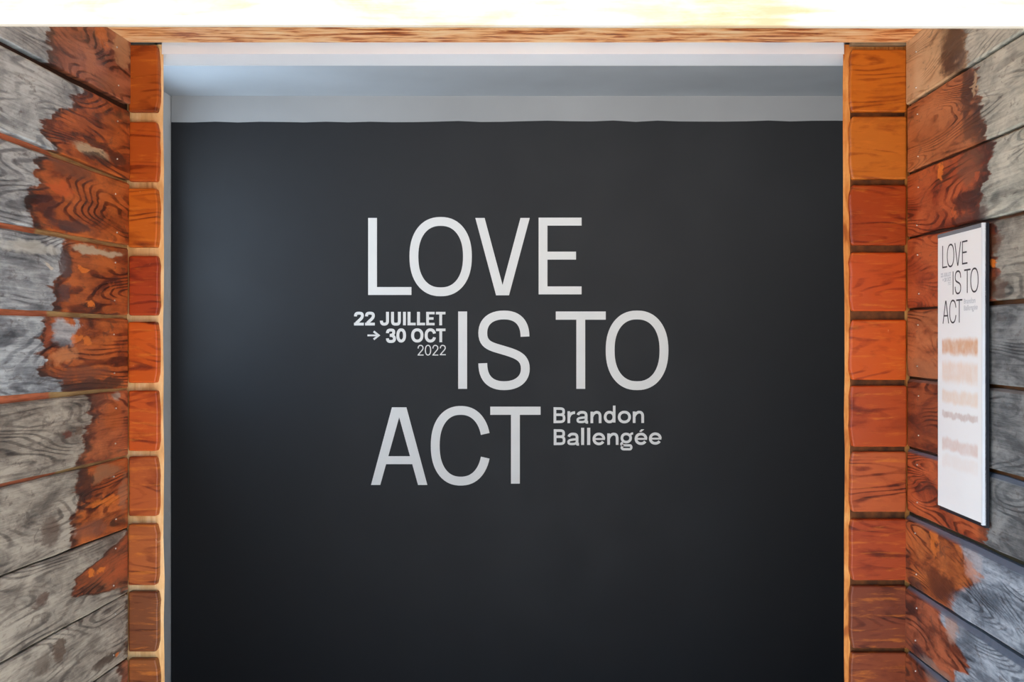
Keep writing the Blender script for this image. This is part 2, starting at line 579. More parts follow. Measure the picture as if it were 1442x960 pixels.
def wall_basis(side):
    Xc, m = (XL, ML) if side < 0 else (XR, MR)
    L = math.sqrt(1 + m * m)
    along = Vector((-m / L, -1 / L, 0))               # from the corner towards the entrance
    normal = Vector((1 / L, -m / L, 0)) if side < 0 else Vector((-1 / L, m / L, 0))   # into the vestibule
    return Vector((Xc, YC, 0)), along, normal


M_nail = plain('nail_steel', lin(190, 186, 180), 0.3, 0.05, 50, 0.8)
M_nail.node_tree.nodes['Principled BSDF'].inputs['Metallic'].default_value = 0.9


def nail_mesh():
    b = bmesh.new()
    bmesh.ops.create_cone(b, cap_ends=True, segments=8, radius1=0.0028, radius2=0.0020, depth=0.003)
    me = bpy.data.meshes.new('nail')
    b.to_mesh(me); b.free()
    me.materials.append(M_nail)
    return me


NAIL = nail_mesh()


def plank_wall(side, name, planks, mat_back, back_depth):
    O, A, N = wall_basis(side)
    # frame with local x along the wall, local y into the plank thickness (away from the viewer), z up
    rot = Matrix((( A.x, -N.x, 0), (A.y, -N.y, 0), (0, 0, 1))).to_4x4()
    SL = (YC - (YE + 0.16)) 
    det = rot.to_3x3().determinant()
    root = link_mesh(name, box_bm(-0.028, SL, back_depth, back_depth + 0.12, 0.0, SOF + 0.1), mat_back)
    root.matrix_world = Matrix.Translation(O) @ rot
    struct(root)
    if det < 0:
        root.data.flip_normals()
    for i, p in enumerate(planks):
        # p: edges as pixels: top (y at corner, y at frame edge), bottom likewise
        ex = 0 if side < 0 else 1442
        cx = 180 if side < 0 else 1278
        def line(yc, ye):
            s0, h0 = sh(side, cx, yc)
            s1, h1 = sh(side, ex, ye)
            k = (h1 - h0) / (s1 - s0)
            return lambda s: h0 + k * s
        top, bot = line(*p['top']), line(*p['bot'])
        mid = (top(0.3) + bot(0.3)) / 2
        half = (top(0.3) - bot(0.3)) / 2
        pr = p.get('proud', 0.0)
        ch_t, ch_b = p.get('cht', 0.004), p.get('chb', 0.004)
        thick = back_depth + 0.0
        b = bmesh.new()
        rings = []
        n = 14
        for k in range(n + 1):
            s = SL * (k / n) ** 1.15
            # below the far range the measured slope would run away; clamp
            sc = min(s, 0.95)
            zt = top(sc) - mid + random.uniform(-1, 1) * 0.0012
            zb = bot(sc) - mid + random.uniform(-1, 1) * 0.0012
            yv = -pr
            rings.append([b.verts.new(q) for q in ((s, yv, zb + ch_b), (s, yv, zt - ch_t), (s, yv + ch_t * 0.8, zt), (s, thick, zt), (s, thick, zb), (s, yv + ch_b * 0.8, zb))])
        for r0, r1 in zip(rings, rings[1:]):
            for k in range(6):
                j = (k + 1) % 6
                b.faces.new((r0[k], r0[j], r1[j], r1[k]))
        b.faces.new(rings[0]); b.faces.new(rings[-1][::-1])
        bmesh.ops.recalc_face_normals(b, faces=b.faces)
        if det < 0:
            bmesh.ops.reverse_faces(b, faces=b.faces)
        curve = []
        for (x, y) in p['curve']:
            s, h = sh(side, x, y)
            curve.append((h - mid, s))
        blobs = []
        for (x, y, rx, ry, c, st) in p.get('blobs', []):
            s, h = sh(side, x, y)
            s2, _ = sh(side, x + (-rx if side < 0 else rx), y)
            _, h2 = sh(side, x, y - ry)
            blobs.append((s, h - mid, abs(s2 - s), abs(h2 - h), c, st))
        seed = 3.1 * i + (0 if side < 0 else 47)
        m = wall_plank_material('weathered_plank_%s_%d' % ('l' if side < 0 else 'r', i), seed, curve, blobs, half,
                                p['gray'], p['brown'], p.get('k', 13.0), p.get('band', 0.035), p.get('edge'), p.get('grough', 0.55), p.get('soft', 0.006), p.get('fibres', 1.0))
        o = link_mesh('plank', b, m, root)
        o.location = (0, 0, mid)
        # two nails near the corner
        for dz in p.get('nails', (0.55, -0.6)):
            nl = bpy.data.objects.new('nail', NAIL)
            COL.objects.link(nl)
            nl.parent = o
            nl.location = (0.085 + random.uniform(-.008, .008), -pr - 0.0008, half * dz + random.uniform(-.006, .006))
            nl.rotation_euler = (math.pi / 2, 0, 0)
    return root


G_L = (lin(70, 74, 79), lin(128, 133, 138), lin(188, 195, 198))
G_LW = (lin(62, 57, 54), lin(120, 112, 102), lin(176, 167, 152))
G_LT = (lin(84, 91, 98), lin(140, 148, 154), lin(192, 202, 206))
B_L = (lin(66, 34, 28), lin(122, 62, 42), lin(182, 104, 64))
B_LO = (lin(66, 32, 24), lin(132, 62, 32), lin(196, 106, 52))
B_LD = (lin(70, 38, 32), lin(124, 70, 52), lin(176, 110, 80))
ORG, PEACH, DK = lin(232, 128, 50), lin(214, 196, 168), lin(54, 40, 38)
GRY, CREAM = lin(166, 164, 156), lin(206, 198, 182)

left = [
    dict(top=(58, -62), bot=(147, 55), curve=[(68, 20), (64, 50), (66, 85), (66, 110)], gray=G_LT, brown=B_LD, proud=0.008, chb=0.002, band=0.03,
         blobs=[(168, 70, 12, 26, lin(196, 150, 112), .8), (140, 50, 8, 18, ORG, .5), (122, 88, 10, 26, lin(180, 112, 74), .8), (150, 120, 20, 12, lin(150, 96, 66), .7)]),
    dict(top=(157, 65), bot=(254, 183), curve=[(118, 118), (108, 132), (90, 148), (66, 158), (58, 172), (62, 195), (72, 212)], gray=G_LT, brown=B_LO, proud=0.006, k=10,
         blobs=[(128, 213, 30, 8, lin(190, 170, 140), .9), (140, 226, 26, 7, DK, .8), (160, 222, 16, 12, DK, .85), (130, 200, 34, 5, DK, .7)]),
    dict(top=(258, 195), bot=(345, 312), curve=[(58, 216), (50, 235), (44, 258), (36, 278), (38, 300), (48, 318)], gray=G_L, brown=B_LO, k=11, proud=0.004,
         blobs=[(96, 235, 34, 18, lin(128, 78, 56), .75), (62, 290, 22, 16, lin(74, 42, 40), .8), (100, 318, 34, 10, lin(78, 56, 56), .85), (82, 265, 18, 8, lin(206, 96, 48), .7)]),
    dict(top=(350, 321), bot=(444, 434), curve=[(84, 340), (88, 360), (86, 378), (74, 395), (74, 415), (80, 434)], gray=G_L, brown=B_LO, k=11,
         blobs=[(40, 348, 44, 12, lin(206, 206, 196), .55), (142, 354, 36, 7, lin(192, 176, 150), .9), (118, 377, 8, 4, ORG, .9), (127, 427, 7, 5, ORG, .9), (93, 372, 8, 22, lin(86, 66, 66), .8), (92, 415, 9, 16, lin(86, 62, 62), .8), (70, 375, 8, 4, CREAM, .9), (140, 443, 36, 4, DK, .9)]),
    dict(top=(449, 444), bot=(546, 557), curve=[(66, 452), (60, 470), (58, 490), (58, 520), (62, 530), (86, 535), (88, 548)], gray=G_L, brown=B_LO, k=9,
         blobs=[(90, 468, 18, 20, None, .9), (108, 455, 6, 14, None, .9), (92, 500, 22, 12, lin(204, 132, 84), .8), (108, 476, 10, 5, ORG, .7), (122, 480, 7, 6, ORG, .7), (130, 540, 50, 8, DK, .9), (120, 526, 40, 10, lin(110, 66, 52), .7), (68, 470, 6, 18, lin(170, 86, 54), .6)]),
    dict(top=(549, 569), bot=(641, 682), curve=[(128, 558), (130, 580), (124, 600), (118, 625), (115, 650)], gray=G_LW, brown=B_L, k=11,
         blobs=[(95, 609, 8, 6, lin(104, 58, 46), .8), (112, 606, 7, 8, lin(104, 84, 70), .7), (160, 590, 14, 24, lin(176, 92, 44), .6), (138, 560, 12, 20, lin(104, 66, 52), .7), (165, 556, 6, 7, None, .8)]),
    dict(top=(644, 688), bot=(743, 811), curve=[(110, 660), (108, 690), (106, 720), (102, 740), (100, 765)], gray=G_LW, brown=B_LO, k=11,
         blobs=[(150, 665, 24, 12, lin(150, 106, 76), .8), (118, 680, 12, 28, DK, .8), (118, 714, 10, 5, DK, .8), (150, 706, 24, 7, ORG, .6), (130, 745, 26, 14, lin(140, 86, 66), .7), (174, 690, 6, 30, lin(160, 116, 88), .6), (72, 745, 14, 20, lin(84, 66, 56), .7)]),
    dict(top=(745, 814), bot=(834, 934), curve=[(176, 750), (150, 780), (106, 818), (98, 838), (120, 838), (176, 836)], gray=G_LW, brown=(lin(60, 38, 32), lin(110, 64, 46), lin(170, 86, 50)), k=10, band=0.02,
         blobs=[(128, 806, 6, 4, ORG, .7), (142, 803, 7, 5, ORG, .7), (150, 848, 34, 12, None, .9), (100, 822, 8, 10, None, .85), (120, 790, 24, 8, None, .6), (60, 845, 12, 10, lin(90, 66, 56), .7)]),
    dict(top=(836, 937), bot=(926, 1052), curve=[(178, 840), (178, 880), (176, 920)], gray=G_LW, brown=(lin(60, 44, 36), lin(110, 90, 74), lin(150, 124, 98)), k=10, band=0.01,
         blobs=[(150, 928, 26, 8, lin(66, 52, 44), .8), (84, 915, 8, 20, lin(92, 74, 62), .8), (165, 922, 5, 4, ORG, .6), (60, 935, 14, 16, lin(90, 78, 68), .6)]),
    dict(top=(928, 1055), bot=(1018, 1170), curve=[(166, 940), (166, 1000)], gray=G_LW, brown=B_LD),
    dict(top=(1022, 1176), bot=(1112, 1290), curve=[(160, 1040), (160, 1100)], gray=G_LW, brown=B_LD),
    dict(top=(1116, 1296), bot=(1200, 1400), curve=[(160, 1140), (160, 1190)], gray=G_LW, brown=B_LD),
]
M_backL = backing_material('joint_batten_wood', lin(206, 168, 112), lin(214, 122, 84), 0.42, lin(120, 66, 40))
plank_wall(-1, 'wall_left', left, M_backL, 0.012)

G_R = (lin(92, 96, 92), lin(152, 154, 146), lin(198, 198, 186))
G_RD = (lin(42, 44, 46), lin(84, 86, 88), lin(136, 138, 138))
G_RB = (lin(52, 60, 70), lin(104, 114, 126), lin(170, 180, 192))
B_R = (lin(84, 44, 30), lin(156, 88, 54), lin(196, 124, 80))
B_RR = (lin(78, 32, 20), lin(148, 62, 34), lin(196, 100, 56))
B_RD = (lin(52, 26, 22), lin(108, 50, 32), lin(160, 84, 48))
EDB = lin(104, 116, 132)  # cool light on the upper plank edges, put into the colour
right = [
    dict(top=(56, -52), bot=(147, 43), curve=[(1352, 20), (1362, 60), (1366, 85), (1352, 105), (1345, 120)], gray=G_R, brown=(lin(170, 134, 98), lin(202, 166, 126), lin(220, 186, 146)), band=0.10, proud=0.004,
         blobs=[(1344, 60, 20, 30, lin(74, 54, 40), .95), (1340, 92, 14, 14, lin(60, 42, 34), .9)]),
    dict(top=(150, 47), bot=(243, 174), curve=[(1372, 92), (1378, 118), (1382, 150), (1386, 175), (1388, 200)], gray=G_R, brown=B_R, band=0.06,
         blobs=[(1362, 130, 10, 40, lin(66, 42, 34), .85), (1330, 165, 8, 16, lin(196, 122, 78), .8), (1300, 190, 20, 24, lin(178, 104, 64), .5), (1368, 180, 16, 20, lin(76, 48, 36), .8), (1372, 120, 4, 20, lin(190, 164, 130), .8)]),
    dict(top=(247, 178), bot=(333, 296), curve=[(1402, 196), (1396, 220), (1392, 245), (1384, 260), (1380, 285), (1380, 310)], gray=G_R, brown=B_RR, band=0.05,
         blobs=[(1324, 240, 3, 14, ORG, .85), (1362, 284, 24, 16, lin(54, 28, 26), .9), (1368, 305, 28, 14, lin(78, 52, 48), .8), (1342, 300, 3, 10, lin(214, 110, 60), .8), (1366, 235, 20, 28, lin(112, 78, 60), .6), (1376, 250, 4, 6, lin(190, 90, 50), .7)]),
    dict(top=(337, 302), bot=(434, 420), curve=[(1402, 330), (1405, 360), (1406, 380), (1400, 415)], gray=(lin(58, 56, 52), lin(112, 108, 100), lin(164, 158, 146)), brown=B_RR, band=0.08,
         blobs=[(1396, 372, 6, 6, ORG, .9), (1402, 340, 14, 16, lin(96, 64, 48), .8), (1405, 405, 14, 16, lin(88, 60, 44), .7)]),
    dict(top=(437, 427), bot=(530, 546), curve=[(1350, 450), (1345, 500), (1340, 540)], gray=G_RD, brown=B_R,
         blobs=[(1300, 520, 30, 16, lin(170, 118, 84), .5)]),
    dict(top=(533, 551), bot=(628, 672), curve=[(1352, 540), (1356, 600), (1360, 640)], gray=G_RD, brown=B_RD, band=0.03,
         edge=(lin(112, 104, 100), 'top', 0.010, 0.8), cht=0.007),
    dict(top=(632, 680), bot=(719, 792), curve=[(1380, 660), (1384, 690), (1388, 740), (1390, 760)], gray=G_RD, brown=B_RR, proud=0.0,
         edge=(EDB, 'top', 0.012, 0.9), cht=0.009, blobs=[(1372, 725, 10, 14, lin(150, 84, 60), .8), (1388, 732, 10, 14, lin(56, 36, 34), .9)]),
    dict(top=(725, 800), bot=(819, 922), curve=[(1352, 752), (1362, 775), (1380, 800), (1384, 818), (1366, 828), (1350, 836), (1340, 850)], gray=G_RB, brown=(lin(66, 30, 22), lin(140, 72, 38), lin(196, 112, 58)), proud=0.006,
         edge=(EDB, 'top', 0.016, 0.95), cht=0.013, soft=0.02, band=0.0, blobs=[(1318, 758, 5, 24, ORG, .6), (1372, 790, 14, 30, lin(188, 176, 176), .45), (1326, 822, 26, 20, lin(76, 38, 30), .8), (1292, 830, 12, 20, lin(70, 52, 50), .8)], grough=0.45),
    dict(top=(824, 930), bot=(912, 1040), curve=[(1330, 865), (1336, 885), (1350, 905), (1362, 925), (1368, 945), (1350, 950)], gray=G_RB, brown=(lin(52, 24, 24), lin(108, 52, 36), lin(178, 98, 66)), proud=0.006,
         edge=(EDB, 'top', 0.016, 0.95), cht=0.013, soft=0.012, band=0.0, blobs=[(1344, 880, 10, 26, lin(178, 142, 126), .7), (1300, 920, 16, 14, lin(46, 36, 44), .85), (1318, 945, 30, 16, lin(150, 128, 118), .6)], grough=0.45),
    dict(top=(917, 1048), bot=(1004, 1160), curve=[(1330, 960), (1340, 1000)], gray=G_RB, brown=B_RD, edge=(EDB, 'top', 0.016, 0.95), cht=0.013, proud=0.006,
         blobs=[(1322, 958, 18, 12, lin(140, 118, 110), .7)]),
    dict(top=(1010, 1168), bot=(1100, 1285), curve=[(1330, 1030), (1340, 1090)], gray=G_RB, brown=B_RD),
    dict(top=(1105, 1292), bot=(1200, 1400), curve=[(1330, 1130), (1340, 1190)], gray=G_RB, brown=B_RD),
]
M_backR = backing_material('shaded_joint_wood', lin(84, 52, 34), lin(120, 74, 34), 0.55, lin(40, 28, 22))  # shadow between the right planks, put into the dark backing colour
plank_wall(1, 'wall_right', right, M_backR, 0.016)

# ------------------------------------------------------------------ lettering: a small stroke font
# glyph functions return a list of polygons (each convex or strip quads) in the pixel space they are given


def offset_strip(pts, w, closed=False):
    n = len(pts)
    L, R = [], []
    for i, p in enumerate(pts):
        if closed:
            a, b = pts[(i - 1) % n], pts[(i + 1) % n]
        else:
            a, b = pts[max(0, i - 1)], pts[min(n - 1, i + 1)]
        if not closed and 0 < i < n - 1 or closed:
            d1 = Vector((p[0] - a[0], p[1] - a[1])).normalized()
            d2 = Vector((b[0] - p[0], b[1] - p[1])).normalized()
            d = (d1 + d2).normalized()
            k = 1.0 / max(0.35, abs(Vector((-d.y, d.x)).dot(Vector((-d1.y, d1.x)))))
        else:
            d = Vector((b[0] - a[0], b[1] - a[1])).normalized()
            k = 1.0
        nn = Vector((-d.y, d.x)) * (w / 2 * k)
        L.append((p[0] + nn.x, p[1] + nn.y))
        R.append((p[0] - nn.x, p[1] - nn.y))
    return ('strip', L, R, closed)


def line(w, *pts):
    return offset_strip(list(pts), w)


def bez(w, start, *segs, n=12):
    pts = [start]
    cur = start
    for (c1, c2, e) in segs:
        for i in range(1, n + 1):
            t = i / n
            u = 1 - t
            pts.append(tuple(u**3 * cur[k] + 3 * u*u*t * c1[k] + 3 * u*t*t * c2[k] + t**3 * e[k] for k in (0, 1)))
        cur = e
    return offset_strip(pts, w)


def sup(cx, cy, rx, ry, a0, a1, n=40, e=2.25):
    pts = []
    for i in range(n + 1):
        a = math.radians(a0 + (a1 - a0) * i / n)
        c, s = math.cos(a), math.sin(a)
        pts.append((cx + rx * math.copysign(abs(c) ** (2 / e), c), cy - ry * math.copysign(abs(s) ** (2 / e), s)))
    return pts


def poly(*pts):
    return ('poly', list(pts))


def g_O(x0, x1, y0, y1, w):
    cx, cy = (x0 + x1) / 2, (y0 + y1) / 2
    return [offset_strip(sup(cx, cy, (x1 - x0 - w) / 2, (y1 - y0 - w) / 2, 0, 360, 64)[:-1], w, True)]


def g_C(x0, x1, y0, y1, w, a=17):
    cx, cy = (x0 + x1) / 2, (y0 + y1) / 2
    return [offset_strip(sup(cx, cy, (x1 - x0 - w) / 2, (y1 - y0 - w) / 2, a, 360 - a, 60), w)]


def g_L(x0, x1, y0, y1, w):
    return [poly((x0, y0), (x0 + w, y0), (x0 + w, y1 - w * .9), (x0, y1 - w * .9)), poly((x0, y1 - w * .9), (x1, y1 - w * .9), (x1, y1), (x0, y1))]


def g_E(x0, x1, y0, y1, w):
    h = w * .9
    m = (y0 + y1) / 2
    return [poly((x0, y0), (x0 + w, y0), (x0 + w, y1), (x0, y1))] + [
        poly((x0 + w, a), (b, a), (b, a + h), (x0 + w, a + h)) for a, b in ((y0, x1), (m - h / 2 - (y1 - y0) * .005, x1 - (x1 - x0) * .13), (y1 - h, x1))]


def g_T(x0, x1, y0, y1, w):
    c = (x0 + x1) / 2
    return [poly((x0, y0), (x1, y0), (x1, y0 + w * .93), (x0, y0 + w * .93)), poly((c - w / 2, y0 + w * .93), (c + w / 2, y0 + w * .93), (c + w / 2, y1), (c - w / 2, y1))]


def g_I(x0, x1, y0, y1, w=0):
    return [poly((x0, y0), (x1, y0), (x1, y1), (x0, y1))]


def g_V(x0, x1, y0, y1, w):
    a = w * 1.05
    c = (x0 + x1) / 2
    return [poly((x0, y0), (x0 + a, y0), (c + a * .30, y1), (c - a * .70, y1)), poly((x1 - a, y0), (x1, y0), (c + a * .70, y1), (c - a * .30, y1))]


def g_A(x0, x1, y0, y1, w):
    a = w * 1.05
    c = (x0 + x1) / 2
    h = y1 - y0
    yb = y0 + h * .63
    k = .63
    return [poly((c - a * .78, y0), (c + a * .3, y0), (x0 + a, y1), (x0, y1)), poly((c - a * .3, y0), (c + a * .78, y0), (x1, y1), (x1 - a, y1)),
            poly((c - (c - x0) * .52, yb), (c + (x1 - c) * .52, yb), (c + (x1 - c) * .62, yb + w * .9), (c - (c - x0) * .62, yb + w * .9))]


def g_S(x0, x1, y0, y1, w):
    # outline measured in a 163 x 245 box
    def q(u, v):
        return (x0 + w / 2 + (u - 446.5) / 132.5 * (x1 - x0 - w), y0 + w / 2 + (v - 365.5) / 220.5 * (y1 - y0 - w))
    return [bez(w, q(578, 433), (q(578, 390), q(556, 365.5), q(513, 365.5)), (q(470, 365.5), q(447, 388), q(447, 422)),
                (q(447, 462), q(478, 465), q(513, 476)), (q(553, 488), q(579, 497), q(579, 533)),
                (q(579, 566), q(553, 586), q(513, 586)), (q(470, 586), q(447, 562), q(447, 516)))]


def g_2(x0, x1, y0, y1, w):
    h, W_ = y1 - y0, x1 - x0
    a, b, c = x0 + w / 2, x1 - w / 2, (x0 + x1) / 2
    yt = y0 + w / 2
    return [bez(w, (a, y0 + h * .34), ((a, y0 + h * .12), (c - W_ * .2, yt), (c, yt)), ((c + W_ * .2, yt), (b, y0 + h * .13), (b, y0 + h * .29)),
                ((b, y0 + h * .48), (c + W_ * .1, y0 + h * .56), (a + w * .25, y1 - w * .75))),
            poly((x0, y1 - w * .95), (x1, y1 - w * .95), (x1, y1), (x0, y1))]


def g_3(x0, x1, y0, y1, w):
    h, W_ = y1 - y0, x1 - x0
    a, b, c = x0 + w / 2, x1 - w / 2, (x0 + x1) / 2
    yt, yb, m = y0 + w / 2, y1 - w / 2, y0 + h * .47
    return [bez(w, (a, y0 + h * .32), ((a, y0 + h * .12), (c - W_ * .2, yt), (c, yt)), ((c + W_ * .22, yt), (b - 1, y0 + h * .14), (b - 1, y0 + h * .27)),
                ((b - 1, y0 + h * .42), (c + W_ * .1, m), (c - W_ * .12, m))),
            bez(w, (c - W_ * .12, m), ((c + W_ * .2, m), (b, m + h * .08), (b, y0 + h * .7)), ((b, y1 - h * .12), (c + W_ * .2, yb), (c, yb)),
                ((c - W_ * .2, yb), (a, y1 - h * .12), (a, y0 + h * .68)))]


def g_J(x0, x1, y0, y1, w):
    a, b, c = x0 + w / 2, x1 - w / 2, (x0 + x1) / 2
    h = y1 - y0
    yb = y1 - w / 2
    return [bez(w, (b, y0), ((b, y0 + h * .3), (b, y0 + h * .5), (b, y0 + h * .68)), ((b, y1 - h * .13), (c + 1, yb), (c, yb)), ((c - (c - a) * .6, yb), (a, y1 - h * .15), (a, y0 + h * .64)))]


def g_U(x0, x1, y0, y1, w):
    a, b, c = x0 + w / 2, x1 - w / 2, (x0 + x1) / 2
    h = y1 - y0
    yb = y1 - w / 2
    return [bez(w, (b, y0), ((b, y0 + h * .3), (b, y0 + h * .45), (b, y0 + h * .62)), ((b, y1 - h * .1), (c + (b - c) * .6, yb), (c, yb)),
                ((c - (c - a) * .6, yb), (a, y1 - h * .1), (a, y0 + h * .62)), ((a, y0 + h * .45), (a, y0 + h * .3), (a, y0)))]


def g_arrow(x0, x1, y0, y1, w):
    m = (y0 + y1) / 2
    k = (y1 - y0) / 2
    return [line(w * .75, (x0, m), (x1 - w * .6, m)), line(w * .85, (x1 - k * 1.28, y0 + w * .2), (x1 - w * .3, m), (x1 - k * 1.28, y1 - w * .2))]


def g_B(x0, x1, y0, y1, w):
    h = y1 - y0
    m = y0 + h * .47
    r = x1 - w / 2
    r1 = r - w * .15
    yt, yb = y0 + w / 2, y1 - w / 2
    xm = x0 + (x1 - x0) * .5
    return [poly((x0, y0), (x0 + w, y0), (x0 + w, y1), (x0, y1)),
            bez(w * .95, (x0 + w, yt), ((x0 + w * 1.2, yt), (xm, yt), (xm, yt)), ((r1 - w * .3, yt), (r1, yt + h * .05), (r1, (yt + m) / 2)), ((r1, m - h * .05), (r1 - w * .3, m), (xm, m)), ((xm, m), (x0 + w, m), (x0 + w, m))),
            bez(w * .95, (xm, m), ((r - w * .2, m), (r, m + h * .08), (r, (m + yb) / 2)), ((r, yb - h * .06), (r - w * .3, yb), (xm, yb)), ((xm, yb), (x0 + w, yb), (x0 + w, yb)))]


def g_l(x0, x1, y0, y1, w):
    return g_I(x0, x1, y0, y1)


def g_r(x0, x1, y0, y1, w):
    h = y1 - y0
    return [poly((x0, y0), (x0 + w, y0), (x0 + w, y1), (x0, y1)),
            bez(w, (x0 + w * .6, y0 + h * .5), ((x0 + w * .9, y0 + h * .2), (x1 - w * .9, y0 + w * .48), (x1, y0 + w * .52)))]


def g_n(x0, x1, y0, y1, w):
    h = y1 - y0
    b = x1 - w / 2
    c = (x0 + x1) / 2 + w * .2
    yt = y0 + w / 2
    return [poly((x0, y0 + 1), (x0 + w, y0 + 1), (x0 + w, y1), (x0, y1)),
            bez(w, (x0 + w * .6, y0 + h * .46), ((x0 + w * .9, y0 + h * .2), (c - w * .3, yt), (c, yt)), ((b - w * .15, yt), (b, y0 + h * .3), (b, y0 + h * .5)), ((b, y0 + h * .6), (b, y0 + h * .8), (b, y1)))]


def ring(x0, x1, y0, y1, w):
    return offset_strip(sup((x0 + x1) / 2, (y0 + y1) / 2, (x1 - x0 - w) / 2, (y1 - y0 - w) / 2, 0, 360, 40, 2.1)[:-1], w, True)


def g_o(x0, x1, y0, y1, w):
    return [ring(x0, x1, y0, y1, w)]


def g_d(x0, x1, y0, y1, w):
    # y0 is the ascender; bowl takes the lower 68 %
    yb = y0 + (y1 - y0) * .30
    return [ring(x0, x1 - w * .1, yb, y1, w), poly((x1 - w * .95, y0), (x1, y0), (x1, y1 - 1), (x1 - w * .95, y1 - 1))]


def g_a(x0, x1, y0, y1, w):
    h = y1 - y0
    b = x1 - w * .72
    c = (x0 + x1) / 2 - w * .1
    yt, yb, m = y0 + w / 2, y1 - w / 2, y0 + h * .52
    return [bez(w, (x0 + w * .55, y0 + h * .32), ((x0 + w * .8, y0 + h * .14), (c - w * .5, yt), (c, yt)), ((b - w * .2, yt), (b, y0 + h * .2), (b, y0 + h * .42)),
                ((b, y0 + h * .6), (b, y0 + h * .75), (b, y1 - h * .16)), ((b, y1 - h * .06), (b + w * .2, y1 - w * .4), (x1, y1 - w * .4))),
            bez(w * .85, (b, m), ((b, m), (c + w * .4, m + h * .01), (c - w * .1, m + h * .03)), ((x0 + w * .5, m + h * .07), (x0 + w * .45, m + h * .14), (x0 + w * .45, m + h * .22)),
                ((x0 + w * .45, yb), (x0 + w, yb), (c - w * .2, yb)), ((b - w * .4, yb), (b, yb - h * .1), (b, m + h * .12)))]


def g_e(x0, x1, y0, y1, w):
    cx, cy = (x0 + x1) / 2, (y0 + y1) / 2
    rx, ry = (x1 - x0 - w) / 2, (y1 - y0 - w) / 2
    return [offset_strip(sup(cx, cy, rx, ry, 2, 328, 40, 2.1), w), poly((x0 + w, cy - w * .32), (x1 - w * .1, cy - w * .32), (x1 - w * .1, cy + w * .36), (x0 + w, cy + w * .36))]


def g_g(x0, x1, y0, y1, w):
    h = y1 - y0
    ym = y0 + h * .60
    c = (x0 + x1) / 2
    return [ring(x0 + w * .1, x1 - w * .45, y0, ym, w * .95),
            bez(w * .8, (x1 - w * 1.0, y0 + h * .13), ((x1 - w * .7, y0 + h * .05), (x1 - w * .4, y0 + w * .3), (x1, y0 + w * .3))),
            bez(w * .85, (x0 + w * .9, ym - w * .3), ((x0 + w * .1, ym + w * .1), (x0 + w * .2, ym + w * .75), (x0 + w * 1.2, ym + w * .75)), ((c, ym + w * .75), (c, ym + w * .75), (x1 - w * 1.2, ym + w * .75)),
                ((x1 - w * .45, ym + w * .75), (x1 - w * .45, y1 - w * .45), (x1 - w * 1.3, y1 - w * .45)), ((c, y1 - w * .45), (c, y1 - w * .45), (x0 + w * 1.3, y1 - w * .45)),
                ((x0 + w * .45, y1 - w * .45), (x0 + w * .1, ym + w * 1.4), (x0 + w * 1.2, ym + w * .75)))]


def g_eacute(x0, x1, y0, y1, w):
    return g_e(x0, x1, y0, y1, w) + [poly((x0 + (x1 - x0) * .36, y0 - w * .42), (x0 + (x1 - x0) * .52, y0 - w * .28), (x0 + (x1 - x0) * .76, y0 - w * 1.25), (x0 + (x1 - x0) * .52, y0 - w * 1.25))]


def crop7(*b): return [480 + b[0] / 2.2333, 480 + b[1] / 2.2333, 280 + b[2] / 2.2333, 280 + b[3] / 2.2333]
def crop5(*b): return [490 + b[0] / 9.6, 490 + b[1] / 9.6, 420 + b[2] / 9.6, 420 + b[3] / 9.6]
def crop6(*b): return [760 + b[0] / 7.59, 760 + b[1] / 7.59, 560 + b[2] / 7.59, 560 + b[3] / 7.59]


WB = 12.4
TITLE = [('L', g_L, crop7(86, 222, 60, 302)), ('O', g_O, crop7(216, 412, 57, 306)), ('V', g_V, crop7(423, 594, 60, 303)), ('E', g_E, crop7(622, 757, 59, 300)),
         ('I', g_I, crop7(369, 397, 354, 597)), ('S', g_S, crop7(432, 594, 351, 601)), ('T', g_T, crop7(676, 833, 354, 597)), ('O', g_O, crop7(833, 1030, 351, 601)),
         ('A', g_A, crop7(95, 272, 655, 899)), ('C', g_C, crop7(283, 471, 651, 901)), ('T', g_T, crop7(470, 628, 653, 895))]
WS = 4.1
DATE = [('2', g_2, crop5(83, 215, 180, 366), WS), ('2', g_2, crop5(232, 363, 180, 366), WS), ('J', g_J, crop5(433, 555, 182, 368), WS), ('U', g_U, crop5(583, 715, 182, 368), WS),
        ('I', g_I, crop5(745, 783, 182, 364), WS), ('L', g_L, crop5(806, 915, 182, 364), WS), ('L', g_L, crop5(934, 1042, 182, 364), WS), ('E', g_E, crop5(1058, 1172, 182, 364), WS * .95),
        ('T', g_T, crop5(1190, 1318, 182, 364), WS * .95), ('arrow', g_arrow, crop5(265, 425, 440, 560), WS * .8),
        ('3', g_3, crop5(515, 648, 408, 602), WS), ('0', g_O, crop5(655, 785, 405, 596), WS), ('O', g_O, crop5(855, 1020, 405, 596), WS), ('C', g_C, crop5(1038, 1192, 405, 596), WS), ('T', g_T, crop5(1192, 1318, 408, 592), WS * .95),
        ('2', g_2, crop5(942, 1022, 628, 772), 1.45), ('0', g_O, crop5(1040, 1125, 628, 772), 1.45), ('2', g_2, crop5(1142, 1222, 628, 772), 1.45), ('2', g_2, crop5(1242, 1322, 628, 768), 1.45)]
WN = 3.8
